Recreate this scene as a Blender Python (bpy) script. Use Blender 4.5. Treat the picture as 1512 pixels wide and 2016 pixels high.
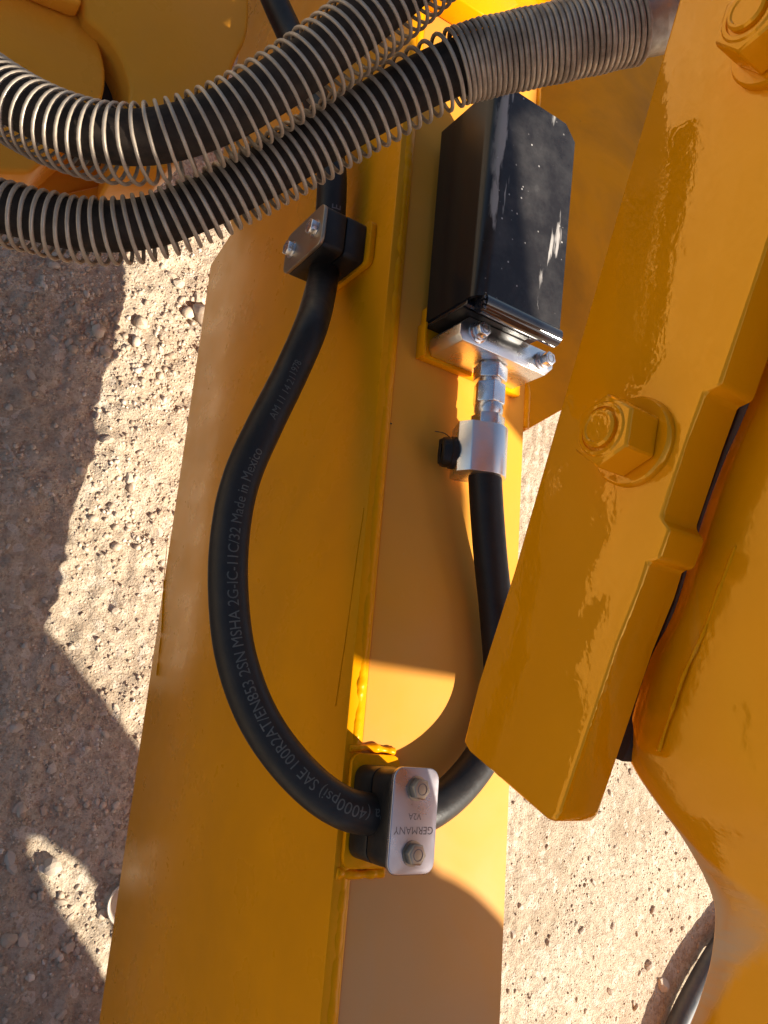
import bpy, bmesh, math, random
import numpy as np
from mathutils import Vector, Matrix, Euler

for o in list(bpy.data.objects):
    bpy.data.objects.remove(o, do_unlink=True)
random.seed(4)
RNG = np.random.default_rng(11)
scene = bpy.context.scene
COL = scene.collection
R = math.radians

# ------------------------------------------------------------------ camera
F = 1552.0                                   # focal length in pixels of the 1512 x 2016 photograph
H = 0.54                                     # height of the beam's top plate
ydir = Vector((494, 5708, -1552)).normalized()
zdir = Vector((.57, .169, .804)); zdir = (zdir - ydir * zdir.dot(ydir)).normalized()
xdir = ydir.cross(zdir)
CM = Matrix((xdir, ydir, zdir))              # camera axes -> world
def ray(px, py):
    return CM @ Vector(((px - 756) / F, (1008 - py) / F, -1.0))
CAM = Vector((0, 0.0, H)) - ray(674, 1500) * .45
cam = bpy.data.cameras.new('camera')
cam.sensor_fit = 'VERTICAL'; cam.sensor_height = 24.0
cam.lens = 24.0 * F / 2016
cam.clip_start = .01; cam.clip_end = 500
co = bpy.data.objects.new('camera', cam)
co.matrix_world = Matrix.Translation(CAM) @ CM.to_4x4()
COL.objects.link(co)
scene.camera = co

# ------------------------------------------------------------------ light
KX, KY = .92, .57                            # metres of shadow per metre of height
SUN = Vector((KX, -KY, 1)).normalized()
elev = math.asin(SUN.z)
world = bpy.data.worlds.new('World'); scene.world = world
world.use_nodes = True
nt = world.node_tree; nt.nodes.clear()
sky = nt.nodes.new('ShaderNodeTexSky'); sky.sky_type = 'NISHITA'
sky.sun_disc = False; sky.sun_elevation = elev
sky.sun_rotation = math.atan2(SUN.x, SUN.y)
sky.dust_density = 2.5; sky.ozone_density = .6
bg = nt.nodes.new('ShaderNodeBackground'); bg.inputs['Strength'].default_value = .065
wo = nt.nodes.new('ShaderNodeOutputWorld')
nt.links.new(sky.outputs[0], bg.inputs[0]); nt.links.new(bg.outputs[0], wo.inputs[0])
sl = bpy.data.lights.new('sun', 'SUN'); sl.energy = 5.0; sl.angle = R(.53); sl.color = (1, .92, .78)
so = bpy.data.objects.new('sun', sl); COL.objects.link(so)
so.rotation_euler = SUN.to_track_quat('Z', 'Y').to_euler()
so.location = (1, -1, 3)
scene.view_settings.view_transform = 'Standard'
scene.view_settings.look = 'None'
scene.view_settings.gamma = 1
scene.view_settings.exposure = 1.1
scene.view_settings.use_curve_mapping = False
scene.cycles.max_bounces = 10
scene.cycles.diffuse_bounces = 6

# ------------------------------------------------------------------ helpers
def on(px, py, ax, val):
    d = ray(px, py); return CAM + d * ((val - CAM[ax]) / d[ax])
def at(px, py, D):
    return CAM + ray(px, py) * D
def mesh_obj(name, me, mat, parent=None):
    o = bpy.data.objects.new(name, me)
    if mat is not None:
        me.materials.append(mat)
    COL.objects.link(o)
    if parent is not None:
        o.parent = parent
        o.matrix_parent_inverse = parent.matrix_basis.inverted()
    return o
def from_bm(name, bm, mat, parent=None, smooth=None):
    bmesh.ops.recalc_face_normals(bm, faces=bm.faces)
    me = bpy.data.meshes.new(name); bm.to_mesh(me); bm.free()
    if smooth is not None:
        if smooth >= 180:
            me.shade_smooth()
        else:
            me.shade_smooth(); me.set_sharp_from_angle(angle=R(smooth))
    return mesh_obj(name, me, mat, parent)
def from_py(name, v, f, mat, parent=None, smooth=None):
    me = bpy.data.meshes.new(name); me.from_pydata([tuple(p) for p in v], [], f); me.update()
    bm = bmesh.new(); bm.from_mesh(me); bpy.data.meshes.remove(me)
    return from_bm(name, bm, mat, parent, smooth)
def thing(name, label, cat, loc, group=None):
    o = bpy.data.objects.new(name, None); o.empty_display_size = .02
    o.location = loc; COL.objects.link(o)
    o['label'] = label; o['category'] = cat
    if group: o['group'] = group
    return o
def tag(o, label, cat, group=None):
    o['label'] = label; o['category'] = cat
    if group: o['group'] = group
    return o
def bevel(bm, w, seg=2, ang=30):
    es = [e for e in bm.edges if len(e.link_faces) == 2 and e.calc_face_angle(0) > R(ang)]
    bmesh.ops.bevel(bm, geom=es, offset=w, segments=seg, profile=.5, affect='EDGES', clamp_overlap=True)
def prism_bm(pts, vec, bw=0, seg=2, ang=30):
    """closed planar polygon pts extruded along vec"""
    bm = bmesh.new()
    vec = Vector(vec)
    a = [bm.verts.new(p) for p in pts]; b = [bm.verts.new(Vector(p) + vec) for p in pts]
    n = len(pts)
    bm.faces.new(a); bm.faces.new(list(reversed(b)))
    for i in range(n):
        bm.faces.new((a[i], b[i], b[(i + 1) % n], a[(i + 1) % n]))
    bmesh.ops.recalc_face_normals(bm, faces=bm.faces)
    if bw: bevel(bm, bw, seg, ang)
    return bm
def box_bm(lo, hi, bw=0, seg=2):
    x0, y0, z0 = lo; x1, y1, z1 = hi
    return prism_bm([(x0, y0, z0), (x1, y0, z0), (x1, y1, z0), (x0, y1, z0)], (0, 0, z1 - z0), bw, seg)
def frame(axis):
    a = Vector(axis).normalized()
    u = Vector((0, 0, 1)) if abs(a.z) < .9 else Vector((0, 1, 0))
    u = (u - a * u.dot(a)).normalized()
    return a, u, a.cross(u)
def lathe_bm(c, axis, prof, n=32, rot=0, cap=True):
    """prof: list of (t along axis, radius)"""
    a, u, w = frame(axis); c = Vector(c)
    bm = bmesh.new(); rings = []
    for t, r in prof:
        if r <= 1e-7:
            rings.append([bm.verts.new(c + a * t)]); continue
        rings.append([bm.verts.new(c + a * t + (u * math.cos(q) + w * math.sin(q)) * r)
                      for q in (2 * math.pi * i / n + rot for i in range(n))])
    for A, B in zip(rings, rings[1:]):
        for i in range(n):
            j = (i + 1) % n
            if len(A) == 1 and len(B) == 1: continue
            if len(A) == 1: bm.faces.new((A[0], B[i], B[j]))
            elif len(B) == 1: bm.faces.new((A[i], A[j], B[0]))
            else: bm.faces.new((A[i], A[j], B[j], B[i]))
    for ring in (rings[0], rings[-1]):
        if cap and len(ring) > 2: bm.faces.new(ring)
    bmesh.ops.recalc_face_normals(bm, faces=bm.faces)
    return bm
def hex_bm(c, axis, af, h, rot=0, chamfer=.0008):
    """hexagon head: af across flats, h height, rounded chamfer on top"""
    r = af / math.sqrt(3)
    a, u, w = frame(axis); c = Vector(c)
    pts = [c + (u * math.cos(rot + k * math.pi / 3) + w * math.sin(rot + k * math.pi / 3)) * r for k in range(6)]
    bm = prism_bm(pts, a * h)
    top = [e for e in bm.edges if all(((v.co - c).dot(a) > h * .9) for v in e.verts)]
    bmesh.ops.bevel(bm, geom=top, offset=chamfer, segments=2, profile=.6, affect='EDGES')
    bevel(bm, chamfer * .3, 1, 40)
    return bm
def catmull(P, n=12):
    P = [Vector(p) for p in P]; out = []
    Q = [P[0] * 2 - P[1]] + P + [P[-1] * 2 - P[-2]]
    for i in range(1, len(Q) - 2):
        for k in range(n):
            t = k / n; a, b, c, d = Q[i - 1], Q[i], Q[i + 1], Q[i + 2]
            out.append(.5 * ((2 * b) + (c - a) * t + (2 * a - 5 * b + 4 * c - d) * t * t + (3 * b - a - 3 * c + d) * t ** 3))
    out.append(P[-1]); return out
def resample(P, step):
    L = [0.0]
    for a, b in zip(P, P[1:]): L.append(L[-1] + (b - a).length)
    n = max(2, int(L[-1] / step)); out = []; j = 0
    for k in range(n + 1):
        s = L[-1] * k / n
        while j < len(L) - 2 and L[j + 1] < s: j += 1
        t = (s - L[j]) / max(1e-9, L[j + 1] - L[j]); out.append(P[j].lerp(P[j + 1], t))
    return out, L[-1]
def frames_of(P, ref):
    ref = Vector(ref); out = []
    for i in range(len(P)):
        T = (P[min(i + 1, len(P) - 1)] - P[max(i - 1, 0)]).normalized()
        N = (ref - T * ref.dot(T)).normalized(); out.append((P[i], T, N, T.cross(N)))
    return out
def tube_py(P, rad, ns=16, ref=(-.53, -.26, .8), cap=True):
    fr = frames_of(P, ref); v = []; f = []
    for i, (p, T, N, B) in enumerate(fr):
        r = rad(i / (len(P) - 1)) if callable(rad) else rad
        for k in range(ns):
            q = 2 * math.pi * k / ns; v.append(p + (N * math.cos(q) + B * math.sin(q)) * r)
    for i in range(len(P) - 1):
        for k in range(ns):
            k2 = (k + 1) % ns; f.append((i * ns + k, i * ns + k2, (i + 1) * ns + k2, (i + 1) * ns + k))
    if cap:
        f.append(tuple(range(ns))); f.append(tuple((len(P) - 1) * ns + k for k in range(ns)))
    return v, f
def tube_obj(name, P, rad, mat, parent=None, ns=16, smooth=60):
    v, f = tube_py(P, rad, ns); return from_py(name, v, f, mat, parent, smooth)
def text_mesh(txt, size, extrude=0.0, align='LEFT'):
    cu = bpy.data.curves.new('text', 'FONT'); cu.body = txt; cu.size = size; cu.extrude = extrude
    cu.align_x = align; cu.resolution_u = 3
    o = bpy.data.objects.new('text', cu); COL.objects.link(o)
    dg = bpy.context.evaluated_depsgraph_get(); dg.update()
    me = bpy.data.meshes.new_from_object(o.evaluated_get(dg))
    bpy.data.objects.remove(o); bpy.data.curves.remove(cu)
    return me

# ------------------------------------------------------------------ materials
def new_mat(name):
    m = bpy.data.materials.new(name); m.use_nodes = True
    n = m.node_tree.nodes; n.clear()
    out = n.new('ShaderNodeOutputMaterial'); b = n.new('ShaderNodeBsdfPrincipled')
    m.node_tree.links.new(b.outputs[0], out.inputs[0])
    return m, m.node_tree, b
class NT:
    def __init__(s, nt):
        s.nt = nt; s.co = nt.nodes.new('ShaderNodeTexCoord').outputs['Object']
    def noise(s, scale, detail=4, rough=.55, vec=None, dist=0):
        n = s.nt.nodes.new('ShaderNodeTexNoise'); n.inputs['Scale'].default_value = scale
        n.inputs['Detail'].default_value = detail; n.inputs['Roughness'].default_value = rough
        n.inputs['Distortion'].default_value = dist
        s.nt.links.new(vec or s.co, n.inputs['Vector']); return n.outputs['Fac']
    def voro(s, scale, feature='F1', vec=None, out='Distance'):
        n = s.nt.nodes.new('ShaderNodeTexVoronoi'); n.inputs['Scale'].default_value = scale; n.feature = feature
        s.nt.links.new(vec or s.co, n.inputs['Vector']); return n.outputs[out]
    def stretch(s, sc, rot=(0, 0, 0)):
        n = s.nt.nodes.new('ShaderNodeMapping'); n.inputs['Scale'].default_value = sc; n.inputs['Rotation'].default_value = rot
        s.nt.links.new(s.co, n.inputs['Vector']); return n.outputs[0]
    def ramp(s, fac, stops, interp='LINEAR'):
        n = s.nt.nodes.new('ShaderNodeValToRGB'); n.color_ramp.interpolation = interp
        el = n.color_ramp.elements
        while len(el) < len(stops): el.new(.5)
        for e, (p, c) in zip(el, stops):
            e.position = p; e.color = (c, c, c, 1) if not hasattr(c, '__len__') else (*c, 1)
        s.nt.links.new(fac, n.inputs[0]); return n.outputs[0]
    def mix(s, fac, a, b, mode='MIX'):
        n = s.nt.nodes.new('ShaderNodeMix'); n.data_type = 'RGBA'; n.blend_type = mode
        for val, i in ((fac, 0), (a, 6), (b, 7)):
            if hasattr(val, 'is_output'): s.nt.links.new(val, n.inputs[i])
            elif i == 0: n.inputs[0].default_value = val
            else: n.inputs[i].default_value = (*val, 1)
        return n.outputs[2]
    def math(s, op, a, b=0.0):
        n = s.nt.nodes.new('ShaderNodeMath'); n.operation = op
        for val, i in ((a, 0), (b, 1)):
            if hasattr(val, 'is_output'): s.nt.links.new(val, n.inputs[i])
            else: n.inputs[i].default_value = val
        return n.outputs[0]
    def bump(s, hgt, strength, dist, prev=None):
        n = s.nt.nodes.new('ShaderNodeBump'); n.inputs['Strength'].default_value = strength
        n.inputs['Distance'].default_value = dist; s.nt.links.new(hgt, n.inputs['Height'])
        if prev is not None: s.nt.links.new(prev, n.inputs['Normal'])
        return n.outputs[0]
    def set(s, b, **k):
        for key, val in k.items():
            i = b.inputs[key.replace('_', ' ')]
            if hasattr(val, 'is_output'): s.nt.links.new(val, i)
            elif hasattr(val, '__len__'): i.default_value = (*val, 1)
            else: i.default_value = val

YEL = (.79, .295, .0008)
DUST = (.43, .35, .26)
def paint(name, dust=0.0, peel=.25, rough=.2, col=YEL, streak=0.0, grime=0.0, smear=None, spec=.3, coat=0.0, cior=1.5, scuff=.5, ripple=0.0, ior=1.5, settle=False):
    m, nt, b = new_mat(name); t = NT(nt)
    c = t.mix(t.ramp(t.noise(7, 3), [(.35, 0), (.7, 1)]), tuple(k * .9 for k in col), col)
    # scattered specks of dirt and scuffs
    sp = t.ramp(t.voro(55, vec=t.stretch((1, .8, 1))), [(.0, 1), (.045, 0)])
    sp2 = t.math('MULTIPLY', sp, t.ramp(t.noise(18, 2), [(.58, 0), (.62, 1)]))
    c = t.mix(t.math('MULTIPLY', sp2, .7), c, (.12, .06, .02))
    sc1 = t.ramp(t.noise(75, 4, .65, t.stretch((1, .035, .6), (.12, .05, .03))), [(.70, 0), (.76, 1)])
    sc2 = t.ramp(t.noise(48, 5, .7, t.stretch((.5, 1, .05), (.3, .2, 0))), [(.72, 0), (.78, 1)])
    scm = t.math('MULTIPLY', t.math('MAXIMUM', sc1, sc2), t.ramp(t.noise(5, 3), [(.45, 0), (.65, 1)]))
    c = t.mix(t.math('MULTIPLY', scm, scuff), c, (.72, .40, .09))
    lsp = t.math('MULTIPLY', t.ramp(t.voro(150), [(.0, 1), (.06, 0)]), t.ramp(t.noise(9, 3), [(.5, 0), (.6, 1)]))
    c = t.mix(t.math('MULTIPLY', lsp, .6), c, (.60, .46, .24))
    rg = t.ramp(t.noise(24, 4), [(.3, rough), (.75, rough * 1.5 + .02)])
    if grime:
        g = t.math('MULTIPLY', t.ramp(t.noise(9, 6, .6, t.stretch((.7, 1, 1)), .5), [(.40, .15), (.75, 1)]), grime)
        c = t.mix(g, c, (.10, .055, .02)); rg = t.mix(g, rg, (.55,) * 3)
    if dust:
        d = t.math('MULTIPLY', t.ramp(t.noise(9, 6, .6, None, .6), [(.25, .55), (.62, 1)]), dust)
        if settle:                                # dust has settled thicker towards the near end
            sep = nt.nodes.new('ShaderNodeSeparateXYZ'); nt.links.new(t.co, sep.inputs[0])
            yy = t.math('ADD', sep.outputs['Y'], t.math('MULTIPLY', t.noise(12, 4), .12))
            d = t.math('MULTIPLY', d, t.ramp(t.math('ADD', yy, .5), [(.44, 1), (.66, .30)]))
        c = t.mix(d, c, DUST); rg = t.mix(d, rg, (.7,) * 3)
    if smear:
        an = nt.nodes.new('ShaderNodeAttribute'); an.attribute_name = 'mud'
        st = t.noise(42, 6, .62, t.stretch((.6, 1.0, .16), (-.6, 0, 0)), .4)
        d = t.math('MULTIPLY', t.ramp(an.outputs['Fac'], [(0, 0), (.30, .65), (.75, 1)]), t.ramp(st, [(.34, .18), (.57, .95)]))
        d = t.math('MAXIMUM', d, t.math('MULTIPLY', t.ramp(an.outputs['Fac'], [(.50, 0), (.88, 1)]), .85))
        c = t.mix(d, c, (.50, .38, .27)); rg = t.mix(d, rg, (.7,) * 3)
    bp = t.bump(t.noise(170, 2, .5), peel * .22, .002)
    bp = t.bump(t.noise(26, 2, .5), peel * .35, .004, bp)
    if ripple:
        rp = t.noise(150, 2, .5, t.stretch((1, .55, 1), (.3, 0, 0)), .6)
        bp = t.bump(rp, ripple, .0035, bp)
    if streak:
        bp = t.bump(t.noise(60, 3, .6, t.stretch((1, .12, 1))), streak, .003, bp)
    t.set(b, Base_Color=c, Roughness=rg, Coat_Weight=coat, Coat_Roughness=.025, Coat_IOR=cior, IOR=ior, Specular_Tint=(1.0, .58, .12), Coat_Tint=(1.0, .93, .75), Normal=bp)
    b.inputs['Specular IOR Level'].default_value = spec
    return m
def simple(name, col, rough, metal=0.0, var=.15, bump=.1, scale=80, dirt=0.0, dirtcol=(.25, .19, .14), bdist=.0006, spec=.5):
    m, nt, b = new_mat(name); t = NT(nt)
    c = t.mix(t.noise(scale * .4, 4), tuple(k * (1 - var) for k in col), tuple(min(1, k * (1 + var)) for k in col))
    rg = t.ramp(t.noise(scale, 3), [(.3, max(.02, rough - .08)), (.7, rough + .08)])
    mt = metal
    if dirt:
        d = t.math('MULTIPLY', t.ramp(t.noise(scale * .7, 6, .68), [(.40, 0), (.68, 1)]), dirt)
        c = t.mix(d, c, dirtcol); rg = t.mix(d, rg, (.75,) * 3)
        if metal: mt = t.mix(d, (metal,) * 3, (0, 0, 0))
    b.inputs['Specular IOR Level'].default_value = spec
    t.set(b, Base_Color=c, Roughness=rg, Metallic=mt, Normal=t.bump(t.noise(scale * 3, 3), bump, bdist))
    return m
M = {}
M['paint'] = paint('yellow_paint', peel=.25, streak=.05)
M['paint_web'] = paint('yellow_paint_web', peel=.14, streak=.02, rough=.22, grime=.16, scuff=.8)
M['paint_guard'] = paint('yellow_paint_thick', peel=.30, rough=.03, streak=.015, spec=.5, ior=2.4, ripple=.045)
M['paint_top'] = paint('yellow_paint_dusty', grime=.10, dust=.50, peel=.15, rough=.5, spec=.16, settle=True)
M['paint_grime'] = paint('yellow_paint_grimy', dust=.0, grime=.6, rough=.45, spec=.08)
M['paint_lug'] = paint('yellow_paint_lug', dust=.10, grime=.1, rough=.2, peel=.5)
M['paint_weld'] = paint('yellow_paint_weld', peel=1.2, rough=.24)
M['gap_shade_scrape'] = simple('gap_shade_scrape_dark', (.030, .015, .008), .7, var=.3, bump=.2, scale=60)  # near black: shade of the gaps put into the colour; also the scrape mark
M['rubber'] = simple('black_rubber', (.013, .011, .010), .44, var=.25, bump=.2, scale=160, dirt=.10, dirtcol=(.08, .06, .045), spec=.3)
M['rubber_dusty'] = simple('dusty_rubber', (.028, .020, .015), .8, var=.3, bump=.2, scale=140, dirt=.3, dirtcol=(.12, .085, .06), spec=.2)
M['print'] = simple('grey_hose_print', (.085, .08, .068), .6, var=.5, bump=0, scale=260)
M['plastic'] = simple('black_plastic', (.010, .0085, .008), .38, var=.2, bump=.12, scale=120, spec=.35, dirt=.12, dirtcol=(.10, .08, .055))
M['blackbolt'] = simple('black_oxide', (.02, .018, .017), .36, metal=.5, scale=150)
M['wire'] = simple('galvanised_wire', (.42, .345, .265), .40, metal=.45, var=.25, bump=.2, scale=120, dirt=.7, dirtcol=(.27, .205, .14))
M['wire_dirty'] = simple('rust_stained_wire', (.40, .325, .25), .42, metal=.5, var=.35, bump=.3, scale=90, dirt=.9, dirtcol=(.15, .10, .065))
M['ferrule'] = simple('ferrule_steel', (.36, .32, .27), .42, metal=.8, var=.3, bump=.3, scale=110, dirt=.7, dirtcol=(.16, .12, .085))
M['zinc'] = simple('zinc_plate', (.74, .74, .76), .24, metal=1, var=.1, bump=.08, scale=90, dirt=.1)
M['stainless'] = simple('stainless_plate', (.44, .42, .45), .30, metal=1, var=.06, bump=.05, scale=60, dirt=.08)
M['engrave'] = simple('engraving', (.16, .14, .14), .6, metal=.3, bump=0)
M['clip_steel'] = simple('dull_steel', (.36, .30, .23), .42, metal=.9, var=.15, bump=.1, scale=70)
M['ground_hose'] = simple('grey_blue_hose', (.045, .05, .058), .42, var=.15, bump=.1, scale=60, dirt=.2)
M['cap'] = simple('pale_plastic', (.62, .54, .43), .4, var=.05, bump=.05, scale=60, dirt=.35, dirtcol=(.42, .32, .23))
M['tyre'] = simple('tyre_rubber', (.03, .028, .026), .8, scale=40, dirt=.5)
# milled aluminium: fine tool lines
m, nt, b = new_mat('milled_aluminium'); t = NT(nt)
ln = t.noise(420, 3, .6, t.stretch((.12, 1, 1)))
t.set(b, Base_Color=t.mix(t.noise(30, 3), (.74, .72, .70), (.86, .85, .84)), Metallic=1.0,
      Roughness=t.ramp(t.noise(50, 3), [(.3, .24), (.7, .36)]), Normal=t.bump(ln, .25, .0004))
M['alu'] = m
# black painted sheet with dust and scratches
m, nt, b = new_mat('black_sheet'); t = NT(nt)
geo = nt.nodes.new('ShaderNodeNewGeometry'); sx = nt.nodes.new('ShaderNodeSeparateXYZ'); nt.links.new(geo.outputs['Normal'], sx.inputs[0])
up = t.ramp(sx.outputs['Z'], [(.5, 0), (.9, 1)])        # settled dust lies only on upward faces
dn = t.ramp(t.noise(38, 7, .68), [(.42, .0), (.66, .3), (.80, .8)])
scr = t.ramp(t.noise(60, 5, .6, t.stretch((1, .10, 1), (0, 0, .12))), [(.645, 0), (.675, 1)])
scr2 = t.ramp(t.noise(42, 6, .6, t.stretch((1, .16, 1), (0, 0, -.1))), [(.625, 0), (.665, .8)])
scr = t.math('MAXIMUM', scr, scr2)
chip = t.ramp(t.voro(170), [(.07, 1), (.14, 0)])
chip = t.math('MULTIPLY', chip, t.ramp(t.noise(30, 2), [(.5, 0), (.56, 1)]))
dd = t.math('MULTIPLY', up, t.math('ADD', t.math('ADD', t.math('MULTIPLY', dn, .16), .008), t.math('MAXIMUM', t.math('MULTIPLY', scr, .7), t.math('MULTIPLY', chip, .9))))
t.set(b, Base_Color=t.mix(dd, (.013, .0115, .012), (.50, .47, .44)), Roughness=t.mix(dd, (.2,) * 3, (.7,) * 3),
      Specular_IOR_Level=.3, Normal=t.bump(t.noise(40, 3), .06, .002))
M['sheet'] = m
m, nt, b = new_mat('black_gloss_edge'); t = NT(nt)
t.set(b, Base_Color=(.014, .014, .018), Roughness=.12, Coat_Weight=.6, Coat_Roughness=.05)
M['gloss'] = m
# dirt
m, nt, b = new_mat('dry_dirt'); t = NT(nt)
big = t.ramp(t.noise(5, 5, .6, None, .5), [(.3, (.42, .325, .225)), (.5, (.53, .43, .315)), (.68, (.61, .51, .385))])
fine = t.noise(120, 5, .7)
c = t.mix(t.ramp(fine, [(.33, .6), (.58, 0)]), big, (.30, .21, .14))
c = t.mix(t.math('MULTIPLY', t.ramp(t.voro(95, out='Color'), [(.72, 0), (.8, 1)]), .55), c, (.66, .57, .46))
c = t.mix(t.math('MULTIPLY', t.ramp(t.voro(310, out='Color'), [(.20, 1), (.30, 0)]), .5), c, (.26, .19, .12))
red = t.ramp(t.noise(16, 4), [(.6, 0), (.75, .5)])
c = t.mix(red, c, (.43, .29, .19))
bp = t.bump(t.noise(420, 4, .65), .9, .0035)
bp = t.bump(t.voro(330), .45, .002, bp)
bp = t.bump(t.noise(90, 5, .6), .4, .005, bp)
t.set(b, Base_Color=c, Roughness=.95, Normal=bp); b.inputs['Specular IOR Level'].default_value = .15
M['dirt'] = m
def stone_mat(name, c1, c2):
    m, nt, b = new_mat(name); t = NT(nt)
    oi = nt.nodes.new('ShaderNodeObjectInfo').outputs['Random']
    c = t.mix(oi, c1, c2)
    c = t.mix(t.ramp(t.noise(70, 5, .6), [(.38, .1), (.66, .85)]), c, (.50, .39, .28))
    t.set(b, Base_Color=c, Roughness=.85, Normal=t.bump(t.noise(150, 5, .6), .4, .003))
    return m
M['stone'] = stone_mat('stone', (.40, .31, .225), (.58, .49, .39))
m, nt, b = new_mat('gravel'); t = NT(nt)
c = t.ramp(t.voro(60, out='Color'), [(.1, (.34, .245, .165)), (.45, (.50, .385, .275)), (.75, (.58, .465, .345)), (.95, (.70, .61, .50))])
t.set(b, Base_Color=c, Roughness=.9, Normal=t.bump(t.noise(300, 4), .4, .002)); M['gravel'] = m

# ------------------------------------------------------------------ ground
def vnoise(x, y, seed):
    xi = np.floor(x).astype(np.int64); yi = np.floor(y).astype(np.int64); fx = x - xi; fy = y - yi
    fx = fx * fx * (3 - 2 * fx); fy = fy * fy * (3 - 2 * fy)
    def h(a, b):
        n = (a * 374761393 + b * 668265263 + seed * 974634777) & 0x7fffffff
        n = ((n ^ (n >> 13)) * 1274126177) & 0x7fffffff
        return ((n ^ (n >> 16)) & 0xffff) / 65535.0
    return (h(xi, yi) * (1 - fx) + h(xi + 1, yi) * fx) * (1 - fy) + (h(xi, yi + 1) * (1 - fx) + h(xi + 1, yi + 1) * fx) * fy
def fbm(x, y, sc, oc, seed, gain=.55):
    s = np.zeros_like(x); a = 1.0; tot = 0
    for k in range(oc):
        s += a * vnoise(x * sc * 2 ** k + 17.3 * k, y * sc * 2 ** k - 9.1 * k, seed + k); tot += a; a *= gain
    return s / tot - .5
def ground_h(x, y):
    rough = np.clip(1.15 - 1.3 * (x - .2), .32, 1.15)
    z = .024 * fbm(x, y, 3.2, 3, 1) + rough * (.013 * fbm(x, y, 14, 4, 7) + .0075 * fbm(x, y, 80, 2, 21))
    cr = fbm(x, y, 38, 3, 33); z += rough * .010 * np.clip(cr - .07, 0, 1)
    # faint cleat tracks pressed into the dust, running along the beam on its far side
    band = np.exp(-((x - .66 - .03 * np.sin(y * 3)) / .05) ** 2) * np.clip(fbm(x, y, 6, 2, 51) * 6 + .5, 0, 1)
    z += band * (.0007 * np.tanh(3 * np.sin(x * 330 + 2.5 * np.sin(y * 9) + 6 * fbm(x, y, 9, 2, 60))) * (np.sin(y * 48 + x * 20) > -.6))
    band2 = np.exp(-((x + .03 - .12 * (y - .12)) / .05) ** 2) * np.exp(-((y - .12) / .13) ** 2)
    z += band2 * .0022 * np.sin(y * 260 + x * 120)
    return z
def axis_coords(lo, hi, step, far):
    c = list(np.arange(lo, hi, step)); a = lo; b = c[-1]; s = step; L = []; Rr = []
    while a > -far: s *= 1.35; a -= s; L.append(a)
    s = step
    while b < far: s *= 1.35; b += s; Rr.append(b)
    return np.array(L[::-1] + c + Rr)
gx = axis_coords(-.42, 1.5, .0042, 90); gy = axis_coords(-.62, 1.02, .0042, 90)
X, Y = np.meshgrid(gx, gy); Z = ground_h(X, Y)
far_w = np.clip((np.hypot(X, Y) - 4) / 8, 0, 1); Z = Z * (1 - far_w)
nx, ny = len(gx), len(gy)
me = bpy.data.meshes.new('ground')
V = np.stack([X.ravel(), Y.ravel(), Z.ravel()], 1)
ii = (np.arange(ny - 1)[:, None] * nx + np.arange(nx - 1)[None, :]).ravel()
Q = np.stack([ii, ii + 1, ii + 1 + nx, ii + nx], 1)
me.vertices.add(len(V)); me.vertices.foreach_set('co', V.ravel())
me.loops.add(Q.size); me.loops.foreach_set('vertex_index', Q.ravel())
me.polygons.add(len(Q)); me.polygons.foreach_set('loop_start', np.arange(0, Q.size, 4)); me.polygons.foreach_set('loop_total', np.full(len(Q), 4))
me.update(); me.validate(); me.shade_smooth()
ground = mesh_obj('ground', me, M['dirt']); ground['kind'] = 'structure'
ground['label'] = 'dry pale dirt and gravel ground under the machine'

def rock_proto(seed, sub=1):
    bm = bmesh.new(); bmesh.ops.create_icosphere(bm, subdivisions=sub, radius=1)
    rs = random.Random(seed)
    cuts = [(Vector((rs.gauss(0, 1), rs.gauss(0, 1), rs.gauss(0, 1))).normalized(), rs.uniform(.45, .85)) for _ in range(7)]
    for v in bm.verts:
        p = v.co * rs.uniform(.9, 1.08)
        for n, d in cuts:
            k = p.dot(n)
            if k > d: p = p - n * (k - d)
        v.co = p
    return bm
def gh(x, y): return float(ground_h(np.array([x]), np.array([y]))[0])
protos = []
for k in range(6):
    bm = rock_proto(k, 2); me = bpy.data.meshes.new('stone'); bm.to_mesh(me); bm.free(); me.materials.append(M['stone'])
    protos.append(me)
# the larger stones of the photograph, by where they lie: px, py, width in px
BIG = [(18, 1848, 42), (35, 1590, 30), (100, 1705, 46), (135, 1865, 28), (112, 1880, 24), (20, 1690, 34), (150, 1912, 16), (225, 1712, 26), (205, 1700, 18),
       (250, 945, 24), (190, 820, 18), (60, 678, 30), (35, 630, 26), (105, 525, 26), (395, 1400, 16), (205, 1405, 20), (122, 1380, 14), (95, 1055, 18), (20, 1250, 18),
       (120, 1775, 26), (350, 560, 26), (385, 590, 22), (335, 545, 18), (310, 870, 16), (240, 690, 14), (60, 740, 26), (15, 805, 18), (28, 1800, 16),
       (70, 1765, 18), (60, 1920, 20), (90, 1960, 14), (110, 1640, 16), (150, 1530, 14), (240, 1545, 16), (265, 1575, 18), (215, 1580, 14), (40, 1440, 18), (18, 1435, 16),
       (1140, 1605, 20), (1025, 1785, 18), (1285, 1905, 26), (1310, 1940, 34), (1080, 1855, 16), (1205, 1955, 18), (1160, 1690, 12), (1365, 1810, 16), (1350, 1830, 12),
       (303, 330, 30), (330, 345, 22), (1255, 1985, 18), (1180, 1600, 12)]
def place_stone(x, y, r, k):
    o = bpy.data.objects.new('stone', protos[k % 6]); COL.objects.link(o); o.parent = ground
    o.scale = (r * random.uniform(.85, 1.15), r * random.uniform(.75, 1.0), r * random.uniform(.45, .75))
    o.rotation_euler = (random.uniform(-.25, .25), random.uniform(-.25, .25), random.uniform(0, 6.28))
    o.location = (x, y, gh(x, y) + r * random.uniform(-.05, .15))
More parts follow.
